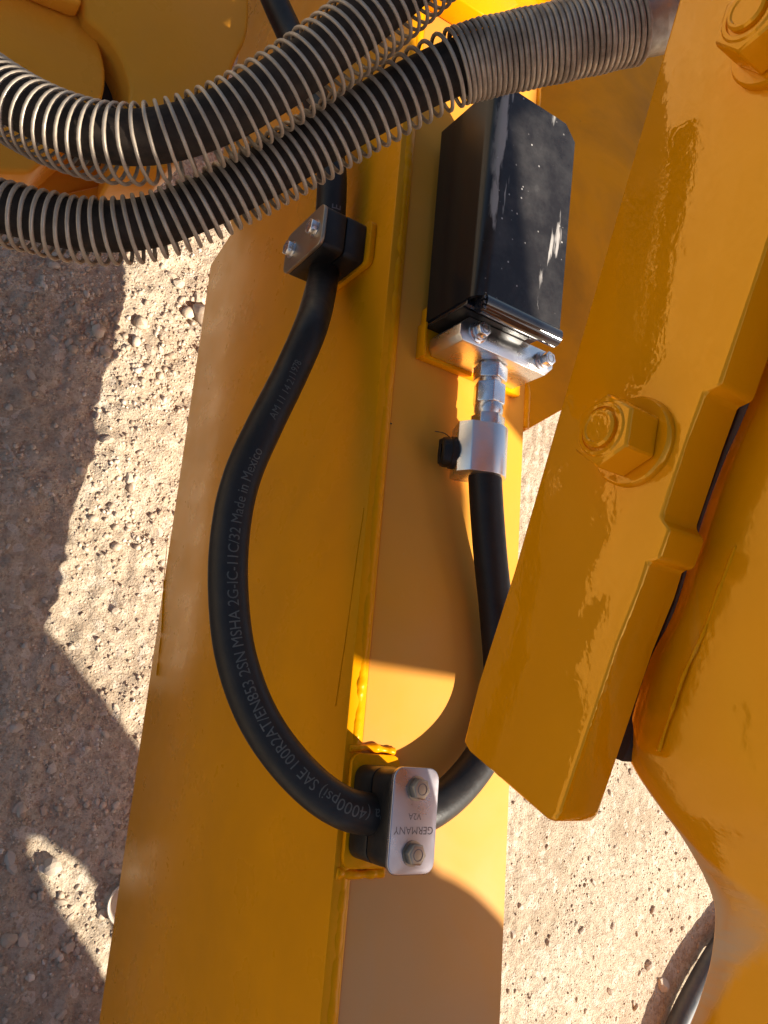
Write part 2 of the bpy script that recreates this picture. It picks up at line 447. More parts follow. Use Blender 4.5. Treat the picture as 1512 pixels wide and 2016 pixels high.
for k, (px, py, w) in enumerate(BIG):
    p = on(px, py, 2, 0); D = (CM.inverted() @ (p - CAM)).z * -1
    place_stone(p.x, p.y, w * D / F * .5, k)
for k in range(150):
    if random.random() < .6:
        px, py = random.uniform(-20, 420), random.uniform(380, 2020)
    else:
        px, py = random.uniform(1000, 1400), random.uniform(1500, 2030)
    p = on(px, py, 2, 0)
    place_stone(p.x, p.y, abs(random.gauss(.0018, .0018)) + .0026, k)
# loose gravel: thousands of small chips as one mass
base = []
for k in range(5):
    bm = rock_proto(40 + k, 1); bm.verts.ensure_lookup_table(); bm.faces.ensure_lookup_table()
    base.append((np.array([v.co[:] for v in bm.verts]), np.array([[v.index for v in f.verts] for f in bm.faces]))); bm.free()
NG = 46000
gxp = np.concatenate([RNG.uniform(-.32, .32, int(NG * .72)), RNG.uniform(.45, 1.4, NG - int(NG * .72))])
gyp = np.concatenate([RNG.uniform(-.5, .95, int(NG * .72)), RNG.uniform(-.6, .15, NG - int(NG * .72))])
keep = fbm(gxp, gyp, 6, 3, 77) + .35 * RNG.random(NG) > .08
gxp, gyp = gxp[keep], gyp[keep]
gr = np.exp(RNG.normal(-6.85, .48, len(gxp))) * np.where(gxp < .4, 1.4, .85) * (1 + 2.4 * np.clip(fbm(gxp, gyp, 9, 2, 91), 0, .4))
gz = ground_h(gxp, gyp)
VV = []; FF = []; off = 0
for i in range(len(gxp)):
    bv, bf = base[i % 5]; a = RNG.uniform(0, 6.28); ca, sa = math.cos(a), math.sin(a)
    s = gr[i] * np.array([1, RNG.uniform(.65, 1), RNG.uniform(.5, .9)]); v = bv * s
    v = np.stack([v[:, 0] * ca - v[:, 1] * sa + gxp[i], v[:, 0] * sa + v[:, 1] * ca + gyp[i], v[:, 2] + gz[i] + gr[i] * .15], 1)
    VV.append(v); FF.append(bf + off); off += len(v)
VV = np.concatenate(VV); FF = np.concatenate(FF)
me = bpy.data.meshes.new('gravel')
me.vertices.add(len(VV)); me.vertices.foreach_set('co', VV.ravel())
me.loops.add(FF.size); me.loops.foreach_set('vertex_index', FF.ravel().astype(np.int32))
me.polygons.add(len(FF)); me.polygons.foreach_set('loop_start', np.arange(0, FF.size, 3)); me.polygons.foreach_set('loop_total', np.full(len(FF), 3))
me.update(); me.validate()
g = mesh_obj('gravel', me, M['gravel']); g['kind'] = 'stuff'; g['label'] = 'fine loose gravel and crumbs strewn over the dirt'; g['category'] = 'gravel'

# ------------------------------------------------------------------ frame beam
beam = thing('frame_beam', 'long yellow steel box beam carrying the hose clamps, dusty on top', 'beam', (.065, 0, .19))
# left web: lower edge slopes slightly and steps up behind the hoses
web = [(0, -1.2, .225), (0, .50, .170), (0, .515, .225), (0, .56, .19), (0, .64, .15), (0, 1.6, .13), (0, 1.6, H + .0015), (0, -1.2, H + .0015)]
from_bm('web_plate', prism_bm(web, (.012, 0, 0), .0012), M['paint_web'], beam, 40)
from_bm('top_plate', box_bm((.0125, -1.2, H - .012), (.131, 1.6, H), .001), M['paint_top'], beam, 40)
from_bm('web_plate', box_bm((.1165, -1.2, .20), (.1285, 1.6, H - .0125), .001), M['paint'], beam, 40)
from_bm('bottom_plate', box_bm((.0125, -1.2, .20), (.116, 1.6, .212), .001), M['paint'], beam, 40)
# weld bead along the ridge
def weld(name, P, r, parent, seed=0, mat=None, amp=.28, wav=.006):
    P, L = resample([Vector(p) for p in P], .0012)
    rs = random.Random(seed)
    K = [rs.uniform(-1, 1) for _ in range(int(L / wav) + 6)]; K2 = [rs.uniform(-1, 1) for _ in range(int(L / .0024) + 6)]
    def n1(K, x): i = int(x); u = x - i; u = u * u * (3 - 2 * u); return K[i] * (1 - u) + K[i + 1] * u
    v, f = tube_py(P, r, 12)
    vv = []
    for i, p in enumerate(P):
        s_ = i * L / (len(P) - 1)
        k = 1 + amp * (.8 * n1(K, s_ / wav) + .35 * n1(K2, s_ / .0024))
        for q in range(12): vv.append(p + (v[i * 12 + q] - p) * k)
    return from_py(name, vv, f, mat or M['paint_weld'], parent, 180)
weld('weld_bead', [(.0075, -1.0, H - .0022), (.0075, 1.4, H - .0022)], .0046, beam, 2, amp=.16, wav=.009)
run = [on(x, y, 0, -.0003) for x, y in ((716, 1000), (704, 1080), (692, 1170), (681, 1250), (672, 1310), (660, 1390))]
weld('paint_run', run, .0004, beam, 21, amp=.5, wav=.006)
run = [on(x, y, 0, -.0003) for x, y in ((330, 1060), (322, 1150), (318, 1240), (308, 1330))]
weld('paint_run', run, .00035, beam, 22, amp=.6, wav=.006)
tube_obj('scrape_mark', [on(741, 833, 2, H + .0002), on(757, 832, 2, H + .0003), on(771, 834, 2, H + .0002)], .0005, M['gap_shade_scrape'], beam, 6)
# gusset welded to the far side of the beam, flush just below its top
gp = [on(1024, 852, 2, H - .003), on(1140, 788, 2, H - .003), Vector((.62, .43, H - .003)), Vector((.62, 1.5, H - .003)), Vector((.1315, 1.5, H - .003))]
gp[0].x = .1315
from_bm('gusset_plate', prism_bm(gp, (0, 0, -.014), .0012), M['paint_grime'], beam, 40)
weld('weld_bead', [gp[0] + Vector((.002, .004, .001)), (.1335, .9, H - .002)], .0030, beam, 5)
# raised bracket and stiffener farther along the beam
sp = [on(905, 25, 2, H + .001), on(1075, 15, 2, H + .001), on(1060, -260, 2, H + .001), on(880, -260, 2, H + .001)]
from_bm('stiffener_plate', prism_bm([p for p in sp], (0, 0, .03), .002), M['paint'], beam, 40)
wd = [on(838, 18, 2, H + .001), on(930, 75, 2, H + .001), on(985, 45, 2, H + .001), on(880, -90, 2, H + .001)]
bm = prism_bm(wd, (0, 0, .022), .0015)
from_bm('wedge_block', bm, M['paint'], beam, 40)

# ------------------------------------------------------------------ pivot lugs at upper left
lugs = thing('pivot_bracket', 'rounded yellow pivot casting beside the spring wrapped hoses', 'bracket', at(150, 100, .62))
def poly_on(pts, z): return [on(x, y, 2, z) for x, y in pts]
def smooth_pts(pts, n=5): return [tuple(p)[:2] for p in catmull([Vector((x, y, 0)) for x, y in pts], n)]
lz = .42
arcL = smooth_pts([(100, -60), (143, 6), (158, 30), (186, 58), (200, 95), (208, 135), (207, 172), (197, 205), (177, 232), (140, 270)])
from_bm('disc_lug', prism_bm(poly_on(arcL + [(60, 340), (-260, 330), (-260, -160), (60, -160)], lz), (0, 0, -.05), .004, 4), M['paint_lug'], lugs, 50)
from_bm('grease_hole', lathe_bm(on(42, 142, 2, lz + .0006), (0, 0, 1), [(0, .0075), (.0010, .0072), (.0010, .0048), (0, .0042), (-.0003, 0)], 24), M['paint_lug'], lugs, 40)
seam_fill = [(90, -60), (260, -20), (300, 120), (280, 300), (150, 300), (120, 100)]
from_bm('seam_shade_block', prism_bm(poly_on(seam_fill, lz - .022), (0, 0, -.02), .001), M['gap_shade_scrape'], lugs)  # dark block added under the seam to stand in for its shade
arcR = smooth_pts([(150, -40), (163, 12), (172, 36), (204, 64), (231, 98), (249, 138), (256, 175), (250, 208), (236, 240)])
arcR2 = smooth_pts([(330, 330), (400, 260), (440, 180), (466, 116), (486, 72), (492, 20), (485, -40), (440, -130)])
from_bm('cheek_plate', prism_bm(poly_on(arcR + [(228, 330)] + arcR2 + [(150, -160)], lz + .012), (0, 0, -.05), .004, 4), M['paint_lug'], lugs, 50)
low = [(-200, 260), (240, 300), (300, 322), (322, 330), (296, 344), (244, 398), (190, 410), (-200, 420)]
from_bm('lower_plate', prism_bm(poly_on(low, lz - .075), (0, 0, -.02), .003, 2), M['paint_lug'], lugs, 50)
rib = [(60, 395), (140, 378), (275, 348), (300, 340), (296, 346), (240, 400), (60, 420)]
from_bm('rib', prism_bm(poly_on(rib, lz - .071), (0, 0, -.003), .0012, 2), M['paint_lug'], lugs, 50)
tp = [(-80, -160), (128, -160), (165, -20), (160, 8), (140, 2), (100, -14), (40, -40), (-80, -60)]
from_bm('pin_keeper', prism_bm(poly_on(tp, lz + .017), (0, 0, -.016), .003, 2), M['paint_lug'], lugs, 50)

# ------------------------------------------------------------------ hydraulic hose
LOC = Vector((.0208, on(725, 1592, 2, H).y - .0005, H))
UOC = Vector((0, on(692, 515, 0, 0).y, on(692, 515, 0, 0).z))
def onz(px, py, h): return on(px, py, 2, H + h)
hp = [at(500, -120, .70), at(532, -20, .66), at(578, 85, .645), at(630, 220, .615), at(652, 330, .585), UOC + Vector((-.0215, .026, .0)), UOC + Vector((-.0215, 0, 0)), UOC + Vector((-.0220, -.026, .0005)), at(613, 640, .515),
      at(572, 735, .500), at(520, 840, .478), at(478, 935, .462), at(456, 1030, .45), at(449, 1150, .438), at(464, 1290, .428), at(512, 1420, .422),
      at(592, 1527, .420), LOC + Vector((-.030, .003, .0215)), LOC + Vector((0, 0, .0228)), LOC + Vector((.024, .002, .0222)), onz(907, 1545, .0175), onz(962, 1465, .0145), onz(986, 1370, .0135), onz(978, 1220, .0140), onz(964, 1080, .019), Vector((.0748, .1860, .5640)), Vector((.0748, .2110, .5640))]
HP, HL = resample(catmull(hp, 14), .0025)
hose = thing('hydraulic_hose', 'black rubber hydraulic hose with printed lettering, looping between the two clamps', 'hose', HP[len(HP) // 2])
tube_obj('hose_tube', HP, .0111, M['rubber'], hose, 28, 180)
HP2 = HP[::-1]                                # print reads from the fitting end
FR = frames_of(HP2, (-.53, -.26, .80))
SS = [0.0]
for a, b in zip(HP2, HP2[1:]): SS.append(SS[-1] + (b - a).length)
def s_near(p):
    i = min(range(len(HP2)), key=lambda k: (HP2[k] - p).length); return SS[i]
def wrap_text(name, txt, size, s0, ang, mat, parent, spread=1.0, lift=.00012, r=.0111):
    me = text_mesh(txt, size)
    step = SS[1] - SS[0]
    bm = bmesh.new(); bm.from_mesh(me); bpy.data.meshes.remove(me)
    bmesh.ops.triangulate(bm, faces=bm.faces)
    bmesh.ops.subdivide_edges(bm, edges=[e for e in bm.edges if e.calc_length() > size * .3], cuts=2)
    for v in bm.verts:
        s = s0 + v.co.x * spread; k = min(max(s / step, 0), len(FR) - 2.001); i = int(k); u = k - i
        p, T, N, B = FR[i]; p2, T2, N2, B2 = FR[i + 1]
        p = p.lerp(p2, u); N = N.lerp(N2, u).normalized(); B = B.lerp(B2, u).normalized()
        th = ang - (v.co.y - size * .35) / r
        v.co = p + (N * math.cos(th) + B * math.sin(th)) * (r + lift)
    return from_bm(name, bm, mat, parent)
s_c = s_near(at(742, 1606, .438))
wrap_text('printed_lettering', '27.5MPa (4000psi) SAE 100R2AT/EN853 2SN MSHA 2G-IC-11C/32 Made in Mexico', .0088, s_c - .012, .42, M['print'], hose, .87)
s_m = s_near(at(520, 835, .478))
wrap_text('printed_lettering', 'AM 11 14 21', .0066, s_m, .38, M['print'], hose)
wrap_text('printed_lettering', '1978', .0066, s_near(at(561, 757, .498)), .30, M['print'], hose)
wrap_text('printed_lettering', 'ATE', .010, s_near(at(654, 425, .557)), .45, M['engrave'], hose)

# ------------------------------------------------------------------ hose clamps
def clamp(label, origin, U, V, N, group, cover_mat, engraved, hexhead, body_h=.036, Lb=.050, Wb=.030, chamf=.007):
    """U across the hose (bolt line), V along the hose, N away from the beam; origin on the steel"""
    U, V, N = Vector(U), Vector(V), Vector(N); origin = Vector(origin)
    T = thing('hose_clamp', label, 'clamp', origin, group)
    def rect(l, w, h, ch, n=5):
        pts = []
        for sx_, sy_ in ((1, 1), (-1, 1), (-1, -1), (1, -1)):
            arc = []
            for k in range(n + 1):
                q = math.pi / 2 * k / n
                arc.append((sx_ * (l / 2 - ch + ch * math.cos(q)), sy_ * (w / 2 - ch + ch * math.sin(q))))
            if sx_ * sy_ < 0: arc = arc[::-1]
            pts += arc
        return [origin + U * a + V * c + N * h for a, c in pts]
    from_bm('weld_plate', prism_bm(rect(Lb + .012, Wb + .004, .0002, .006), N * .0045, .0008), M['paint_weld'], T, 40)
    h1 = .0048; h2 = h1 + body_h
    mid = (h1 + h2) / 2
    from_bm('lower_half', prism_bm(rect(Lb, Wb, h1, chamf), N * (mid - h1 - .0004), .0008), M['plastic'], T, 40)
    from_bm('upper_half', prism_bm(rect(Lb, Wb, mid + .0004, chamf), N * (h2 - mid - .0004), .0008), M['plastic'], T, 40)
    cp = from_bm('cover_plate', prism_bm(rect(Lb + .004, Wb + .0005, h2 + .0002, .0065), N * .0030, .0007, 3), cover_mat, T, 40)
    top = h2 + .0032
    for sgn in (-1, 1):
        c = origin + U * (sgn * Lb * .325) + N * top
        bo = from_bm('bolt', hex_bm(c, N, .0100, .0052, rot=.4 + sgn, chamfer=.0009), hexhead, T, 30)
        from_bm('washer', lathe_bm(c - N * .0001, N, [(0, .0065), (.0006, .0065), (.0006, 0)], 24), hexhead, bo, 40)
        from_bm('head_mark', lathe_bm(c + N * .0052, N, [(0, .0031), (.00015, .0031), (.00015, .0027), (0, .0027)], 20, cap=False), M['engrave'], bo, 40)
    if engraved:
        for txt, size, dv in engraved:
            me = text_mesh(txt, size, 0, 'CENTER')
            bm = bmesh.new(); bm.from_mesh(me); bpy.data.meshes.remove(me)
            for v in bm.verts:                       # letters stand upside down for the viewer
                x_, y_ = v.co.x, v.co.y
                v.co = origin + V * (-x_) + U * (dv - (y_ - size * .35)) + N * (top + .00006)
            from_bm('engraved_text', bm, M['engrave'], cp)
    return T
# lower clamp on the dusty top plate: bolt line along the beam, hose crosses it
clamp('stainless topped black hose clamp on the dusty beam top, engraved GERMANY', LOC, (0, 1, 0), (1, 0, 0), (0, 0, 1), 'hose clamps on the beam',
      M['stainless'], [('GERMANY', .0056, -.0050), ('V2A', .0048, .0020)], M['clip_steel'])
bm_w = weld('weld_fillet', [LOC + Vector((-.018, .033, .001)), LOC + Vector((-.004, .0345, .001)), LOC + Vector((.014, .033, .001))], .0023, bpy.data.objects['hose_clamp'], 9, amp=.35)
weld('weld_fillet', [LOC + Vector((-.019, -.033, .001)), LOC + Vector((-.004, -.0345, .001)), LOC + Vector((.012, -.033, .001))], .0027, bpy.data.objects['hose_clamp'], 10, amp=.45)
# upper clamp on the side web
uc = clamp('dull steel topped black hose clamp on the beam side below the springs', UOC, (0, 0, 1), (0, -1, 0), (-1, 0, 0), 'hose clamps on the beam',
      M['clip_steel'], None, M['zinc'], body_h=.033, Lb=.052, Wb=.032, chamf=.004)

# ------------------------------------------------------------------ black sheet cover, manifold, fittings
bx0, bx1, by0, by1, bz1 = .0300, .1020, .288, .442, .600
brk = thing('mounting_bracket', 'yellow L shaped steel seat under the black cover and alloy block', 'bracket', (.07, .3, H))
from_bm('base_plate', box_bm((.0300, .2622, H + .0003), (.120, .300, H + .0065), .001), M['paint'], brk, 40)
from_bm('side_lip', box_bm((.0280, .2622, H + .0003), (.0298, .287, H + .0095), .0005), M['paint'], brk, 40)
cov = thing('sheet_cover', 'tall black folded sheet metal cover, dusty and scratched on top', 'cover', (.067, .365, H + .0066))
# folded sheet: side wall, rounded bend, sloping top
n = 8; prof = [(bx0, H + .0068)]
rb = .010
for k in range(n + 1):
    q = math.pi / 2 * k / n
    prof.append((bx0 + rb - rb * math.cos(q), bz1 - rb + rb * math.sin(q)))
prof += [(bx1, bz1 + .001), (bx1, bz1 - .010)]
th = .003
def sheet_pts(y, dz=0, inner=False):
    out = []
    for (x, z) in prof: out.append(Vector((x, y, z + dz * (z - H) / (bz1 - H))))
    return out
inner = [(bx0 + th, H + .0068)] + [(bx0 + rb - (rb - th) * math.cos(math.pi / 2 * k / n), bz1 - rb + (rb - th) * math.sin(math.pi / 2 * k / n)) for k in range(n + 1)] + [(bx1 - th, bz1 + .001 - th), (bx1 - th, bz1 - .010)]
loop = prof + inner[::-1]
v = []; f = []
NL = len(loop)
ROWS = ((by0, 0.0, 0), ((by0 + by1) / 2, .005, 0), (by1 - .010, .0095, 0), (by1, .010, .010))
for j, (y, dz, cut) in enumerate(ROWS):
    for x, z in loop: v.append((x - (cut if x > bx1 - .02 else 0), y, z + dz * (z - H) / (bz1 - H)))
for j in range(3):
    for i in range(NL): f.append((j * NL + i, j * NL + (i + 1) % NL, (j + 1) * NL + (i + 1) % NL, (j + 1) * NL + i))
npf = len(prof)
for j in (0, 3):
    for i in range(npf - 1): f.append((j * NL + i, j * NL + i + 1, j * NL + NL - 2 - i, j * NL + NL - 1 - i))
from_py('folded_shell', v, f, M['sheet'], cov, 35)
# clipped far corner and inner body
from_bm('inner_body', box_bm((bx0 + .006, by0 + .001, H + .0068), (bx1 - .006, by1 - .006, bz1 - .008), .002), M['plastic'], cov, 40)
# rolled lip along the near end
rc0 = Vector((bx0 + .006, by0 - .004, bz1 - .0035)); rc1 = Vector((bx1 + .001, by0 - .004, bz1 - .0035))
from_bm('rolled_lip', lathe_bm(rc0, (1, 0, 0), [(0, .0066), (rc1.x - rc0.x, .0066), (rc1.x - rc0.x, .0052), (.006, .0052), (.006, 0)], 32), M['gloss'], cov, 40)
for k in range(3):
    a = math.pi * (.7 + k * .22)
    from_bm('lip_tooth', box_bm((rc0.x - .0022, rc0.y - .0065 + k * .0035, rc0.z + .0020), (rc0.x + .0002, rc0.y - .0045 + k * .0035, rc0.z + .0052), .0003), M['gloss'], cov)
from_bm('end_plate', box_bm((bx0 + .001, by0 - .0032, H + .0068), (bx1 - .004, by0 + .0008, bz1 - .0115), .0006), M['gloss'], cov, 40)
from_bm('end_gasket', box_bm((bx0 + .0005, by0 - .0045, H + .0068), (bx0 + .060, by0 - .0034, H + .045), .0005), M['plastic'], cov, 40)

# alloy block
ax0, ax1, ay0, ay1, az0, az1 = .0335, .1180, .2645, .2830, H + .0072, H + .0400
blk = thing('manifold_block', 'milled aluminium block bolted in front of the black cover', 'block', ((ax0 + ax1) / 2, (ay0 + ay1) / 2, az0))
ch = .0075
ap = [(ax0 + ch * .35, ay0, az0), (ax1 - ch, ay0, az0), (ax1, ay0 + ch, az0), (ax1, ay1 - .003, az0), (ax1 - .004, ay1, az0), (ax0 + ch, ay1, az0), (ax0, ay1 - ch, az0), (ax0, ay0 + .004, az0)]
from_bm('block_body', prism_bm(ap, (0, 0, az1 - az0), .0007, 2), M['alu'], blk, 30)
for cx in (ax0 + .0145, ax1 - .0105):
    c = Vector((cx, (ay0 + ay1) / 2, az1))
    bo = from_bm('bolt', hex_bm(c + Vector((0, 0, .0022)), (0, 0, 1), .0092, .0062, rot=.3, chamfer=.001), M['zinc'], blk, 30)
    from_bm('flange', lathe_bm(c, (0, 0, 1), [(0, .0074), (.0012, .0074), (.0022, .0056), (.0022, 0)], 28), M['zinc'], bo, 40)
    from_bm('spring_washer', lathe_bm(c + Vector((0, 0, .0023)), (0, 0, 1), [(0, .0060), (.0012, .0060), (.0012, 0)], 28), M['zinc'], bo, 40)
    from_bm('head_recess', lathe_bm(c + Vector((0, 0, .0085)), (0, 0, 1), [(0, .0030), (.0002, .0030), (.0002, .0026), (0, .0026)], 20, cap=False), M['engrave'], bo, 40)

# threaded fitting between block and hose collar
fx, fz = .0748, .5640
fit = thing('hose_fitting', 'bright zinc plated hex fitting below the aluminium block', 'fitting', (fx, ay0, fz))
ax = (0, -1, 0)
def fy(py): return on(963, py, 0, fx).y
f0 = Vector((fx, ay0, fz))
from_bm('adapter_hex', hex_bm(f0 + Vector((0, -.0010, 0)), ax, .0205, .0105, rot=.25, chamfer=.0012), M['zinc'], fit, 30)
from_bm('collar', lathe_bm(f0, ax, [(0, .0085), (.0118, .0085), (.0118, .0078), (.0145, .0078), (.0145, 0)], 32), M['zinc'], fit, 30)
from_bm('swivel_nut', hex_bm(f0 + Vector((0, -.0142, 0)), ax, .0192, .0150, rot=.45, chamfer=.0014), M['zinc'], fit, 30)
from_bm('sleeve', lathe_bm(f0, ax, [(.0285, .0094), (.0300, .0100), (.0345, .0098), (.0372, .0084), (.0372, 0)], 32), M['zinc'], fit, 30)
from_bm('tail_hex', hex_bm(f0 + Vector((0, -.0372, 0)), ax, .0198, .0085, rot=.1, chamfer=.001), M['zinc'], fit, 30)
# collar block gripping the hose end
col = thing('hose_collar', 'brushed aluminium collar with a black plug gripping the hose end', 'collar', (fx, .2, fz))
cy0 = ay0 - .0460; cl = .0345
ex = Vector((-.90, 0, -.43)).normalized(); ez = Vector((.43, 0, -.90)).normalized()
rr = .0138; pts = []
cc = Vector((fx, cy0, fz))
for k in range(17):
    q = -math.pi / 2 + math.pi * k / 16
    pts.append(cc - ex * (rr * math.cos(q)) + ez * (rr * math.sin(q)))
L1 = .0215
pts += [cc + ex * (L1 - .004) + ez * rr, cc + ex * L1 + ez * (rr - .003), cc + ex * L1 - ez * (rr - .006), cc + ex * (L1 - .008) - ez * rr]
from_bm('collar_body', prism_bm(pts, (0, -cl, 0), .0006, 2, 25), M['alu'], col, 30)
pc = cc + ex * L1 + Vector((0, -cl * .58, 0))
pl = from_bm('plug', lathe_bm(pc, ex, [(0, .0108), (.0030, .0108), (.0036, .0100), (.0085, .0096), (.0095, .0085), (.0095, .0050), (.0060, .0048), (.0060, 0)], 32), M['blackbolt'], col, 40)
from_bm('plug_hex', hex_bm(pc + ex * .0030, ex, .0176, .0052, rot=.2, chamfer=.001), M['blackbolt'], pl, 30)
from_bm('slot_bar', box_bm(pc + ex * .0096 - Vector((.0008, .0085, .0012)), pc + ex * .0096 + Vector((.0008, .0085, .0012)), .0003), M['blackbolt'], pl)
tube_obj('wire_tag', resample(catmull([pc + ex * .004 + Vector((.002, .0085, .002)), pc + ex * .003 + Vector((-.008, .0105, .003)), pc + Vector((-.018, .0100, .001))], 6), .001)[0], .0003, M['blackbolt'], col, 6)

# ------------------------------------------------------------------ spring guarded hoses
def helix(P, pitch_fn, rad, wire, off, n=22):
    """wire helix round polyline P (fine). pitch_fn(s) -> pitch; off(s) -> centre offset"""
    P, L = resample(P, .0008); st = L / (len(P) - 1)
    fr = frames_of(P, (-.53, -.26, .80)); ph = 0; out = []; last = -1e9
    for i in range(len(P)):
        s = i * st; p, T, N, B = fr[i]
        steps = max(1, int(math.ceil((st / pitch_fn(s)) * n)))
        for k in range(steps):
            u = k / steps; a = ph + (st * u / pitch_fn(s)) * 2 * math.pi
            r = rad(s) if callable(rad) else rad
            out.append(p + T * (st * u) + (N * math.cos(a) + B * math.sin(a)) * r + off(s))
        ph += st / pitch_fn(s) * 2 * math.pi
    return out
def wire_mesh(name, P, r, mat, parent, ns=8):
    # parallel transport frames
    v = []; f = []; T0 = (P[1] - P[0]).normalized(); N = T0.orthogonal().normalized()
    for i in range(len(P)):
        T = (P[min(i + 1, len(P) - 1)] - P[max(i - 1, 0)]).normalized()
        N = (N - T * N.dot(T)).normalized(); B = T.cross(N)
        for k in range(ns):
            q = 2 * math.pi * k / ns; v.append(P[i] + (N * math.cos(q) + B * math.sin(q)) * r)
    for i in range(len(P) - 1):
        for k in range(ns):
            k2 = (k + 1) % ns; f.append((i * ns + k, i * ns + k2, (i + 1) * ns + k2, (i + 1) * ns + k))
    f.append(tuple(range(ns))); f.append(tuple((len(P) - 1) * ns + k for k in range(ns)))
    return from_py(name, v, f, mat, parent, 180)
SG = 'spring wrapped hoses at the top'
up_px = [(-140, 92, .415), (-60, 138, .405), (0, 180, .398), (60, 216, .392), (130, 247, .388), (210, 268, .385), (290, 270, .384), (370, 254, .386), (450, 222, .389), (520, 182, .392),
         (590, 137, .395), (660, 84, .398), (735, 26, .402), (800, -28, .406), (880, -100, .41)]
UP = catmull([at(*p) for p in up_px], 14)
uh = thing('spring_hose', 'upper black hose in an open steel spring, sunlit at its left end', 'hose', UP[len(UP) // 2], SG)
UPr, ul = resample(UP, .003)
tube_obj('rubber_hose', UPr, .0128, M['rubber_dusty'], uh, 24, 180)
off_u = lambda s: Vector((.0007, -.0032, -.0006))
wire_mesh('coil_spring', helix(UP, lambda s: .0060 + .0003 * math.sin(s * 40) + .0002 * math.sin(s * 90), .0180, None, off_u, 24), .00098, M['wire'], uh)
lo_px = [(-140, 352, .405), (-60, 386, .405), (0, 408, .405), (70, 426, .406), (150, 443, .408), (230, 446, .410), (310, 434, .413), (390, 405, .416), (470, 366, .419), (550, 322, .422), (630, 274, .425),
         (710, 226, .427), (790, 182, .429), (860, 148, .430), (930, 122, .430), (1010, 103, .430), (1090, 86, .430), (1170, 68, .430), (1250, 50, .431), (1320, 34, .433), (1400, 14, .436), (1520, -20, .442)]
LO = catmull([at(*p) for p in lo_px], 14)
lh = thing('spring_hose', 'lower black hose in a steel spring that is close wound towards its metal ferrule', 'hose', LO[len(LO) // 2], SG)
LOr, ll = resample(LO, .003)
tube_obj('rubber_hose', LOr, lambda t_: .0122 + .0020 * min(1, t_ / .6), M['rubber_dusty'], lh, 24, 180)
def s_at(P, p):
    best = (1e9, 0); s = 0
    for a, b in zip(P, P[1:]):
        d = (a - p).length
        if d < best[0]: best = (d, s)
        s += (b - a).length
    return best[1]
s1 = s_at(LO, at(905, 131, .43)); s2 = s_at(LO, at(1258, 48, .431))
def pitch_lo(s):
    if s < s1 - .003: return 0.0056 + .0018 * max(0, min(1, (s - s1 + .10) / .09))
    return .0031
i1 = 0; acc = 0
for i in range(len(LO) - 1):
    acc += (LO[i + 1] - LO[i]).length
    if acc < s2: i1 = i
def rad_lo(s): return 0.0157 + .0031 * max(0, min(1, s / s1)) ** 1.5 + .0002 * math.sin(s * 300)
def off_lo(s):
    k = max(0, min(1, (s1 - s) / .05)); return Vector((.0005, -.0024, -.0004)) * k
WP = helix(LO[:i1 + 2], pitch_lo, rad_lo, None, off_lo, 24)
start = at(905, 131, .43); kc = min(range(len(WP)), key=lambda k: abs((WP[k] - start).dot((LO[i1] - start).normalized())))
wire_mesh('coil_spring', WP[:kc + 1], .00114, M['wire'], lh)
wire_mesh('close_wound_coil', WP[kc:], .00140, M['wire_dirty'], lh)
def lathe_path(name, P, rads, mat, parent):
    Pr, L = resample(P, .0012); return tube_obj(name, Pr, rads, mat, parent, 32, 40)
fr_pts = LO[i1 + 1:]
def ferr(t_):
    return .0170 if t_ < .10 else (.0163 if t_ < .112 else (.0172 if t_ < .19 else .0158))
lathe_path('ferrule', fr_pts, ferr, M['ferrule'], lh)

# ------------------------------------------------------------------ guard plate
xp = .020; gt = .0255
gpx = [(911, 1462), (922, 1480), (1076, 1614), (1090, 1618), (1102, 1602), (1214, 1267), (1257, 1160), (1274, 1106), (1296, 1101), (1318, 1040), (1306, 1024), (1302, 1015), (1354, 859), (1386, 771), (1416, 757), (1484, 560),
       (1560, 330), (1740, -300), (1425, -300), (1335, 0), (1228, 369), (1122, 735), (1010, 1125), (940, 1345)]
gpts = [on(x, y, 0, xp) for x, y in gpx]
gd = thing('guard_plate', 'thick glossy yellow guard plate with big painted nuts, in the foreground', 'plate', gpts[0])
from_bm('plate', prism_bm(gpts, (gt, 0, 0), .0022, 3, 12), M['paint_guard'], gd, 25)
# inner flange behind the plate, carried with it
nb = Vector((-1, 0, 0))
def nut(c, rot, label=None):
    c = Vector(c)
    w = from_bm('hex_nut', hex_bm(c + nb * .0042, nb, .0290, .0185, rot=rot, chamfer=.0024), M['paint_guard'], gd, 28)
    from_bm('washer', lathe_bm(c, nb, [(0, .0205), (.0030, .0205), (.0042, .0195), (.0042, 0)], 40), M['paint_guard'], w, 40)
    from_bm('nut_crown', lathe_bm(c + nb * .0215, nb, [(-.001, .0128), (.0012, .0124), (.0020, .0116), (.0020, .0100), (.0006, .0096), (.0006, 0)], 36), M['paint_guard'], w, 40)
    from_bm('bolt_end', lathe_bm(c + nb * .0222, nb, [(0, .0086), (.0026, .0086), (.0036, .0076), (.0036, .0066), (.0030, .0060), (.0030, 0)], 36), M['paint_guard'], w, 40)
nut(on(1251, 872, 0, xp), .35)
nut(on(1535, 82, 0, xp), .15)

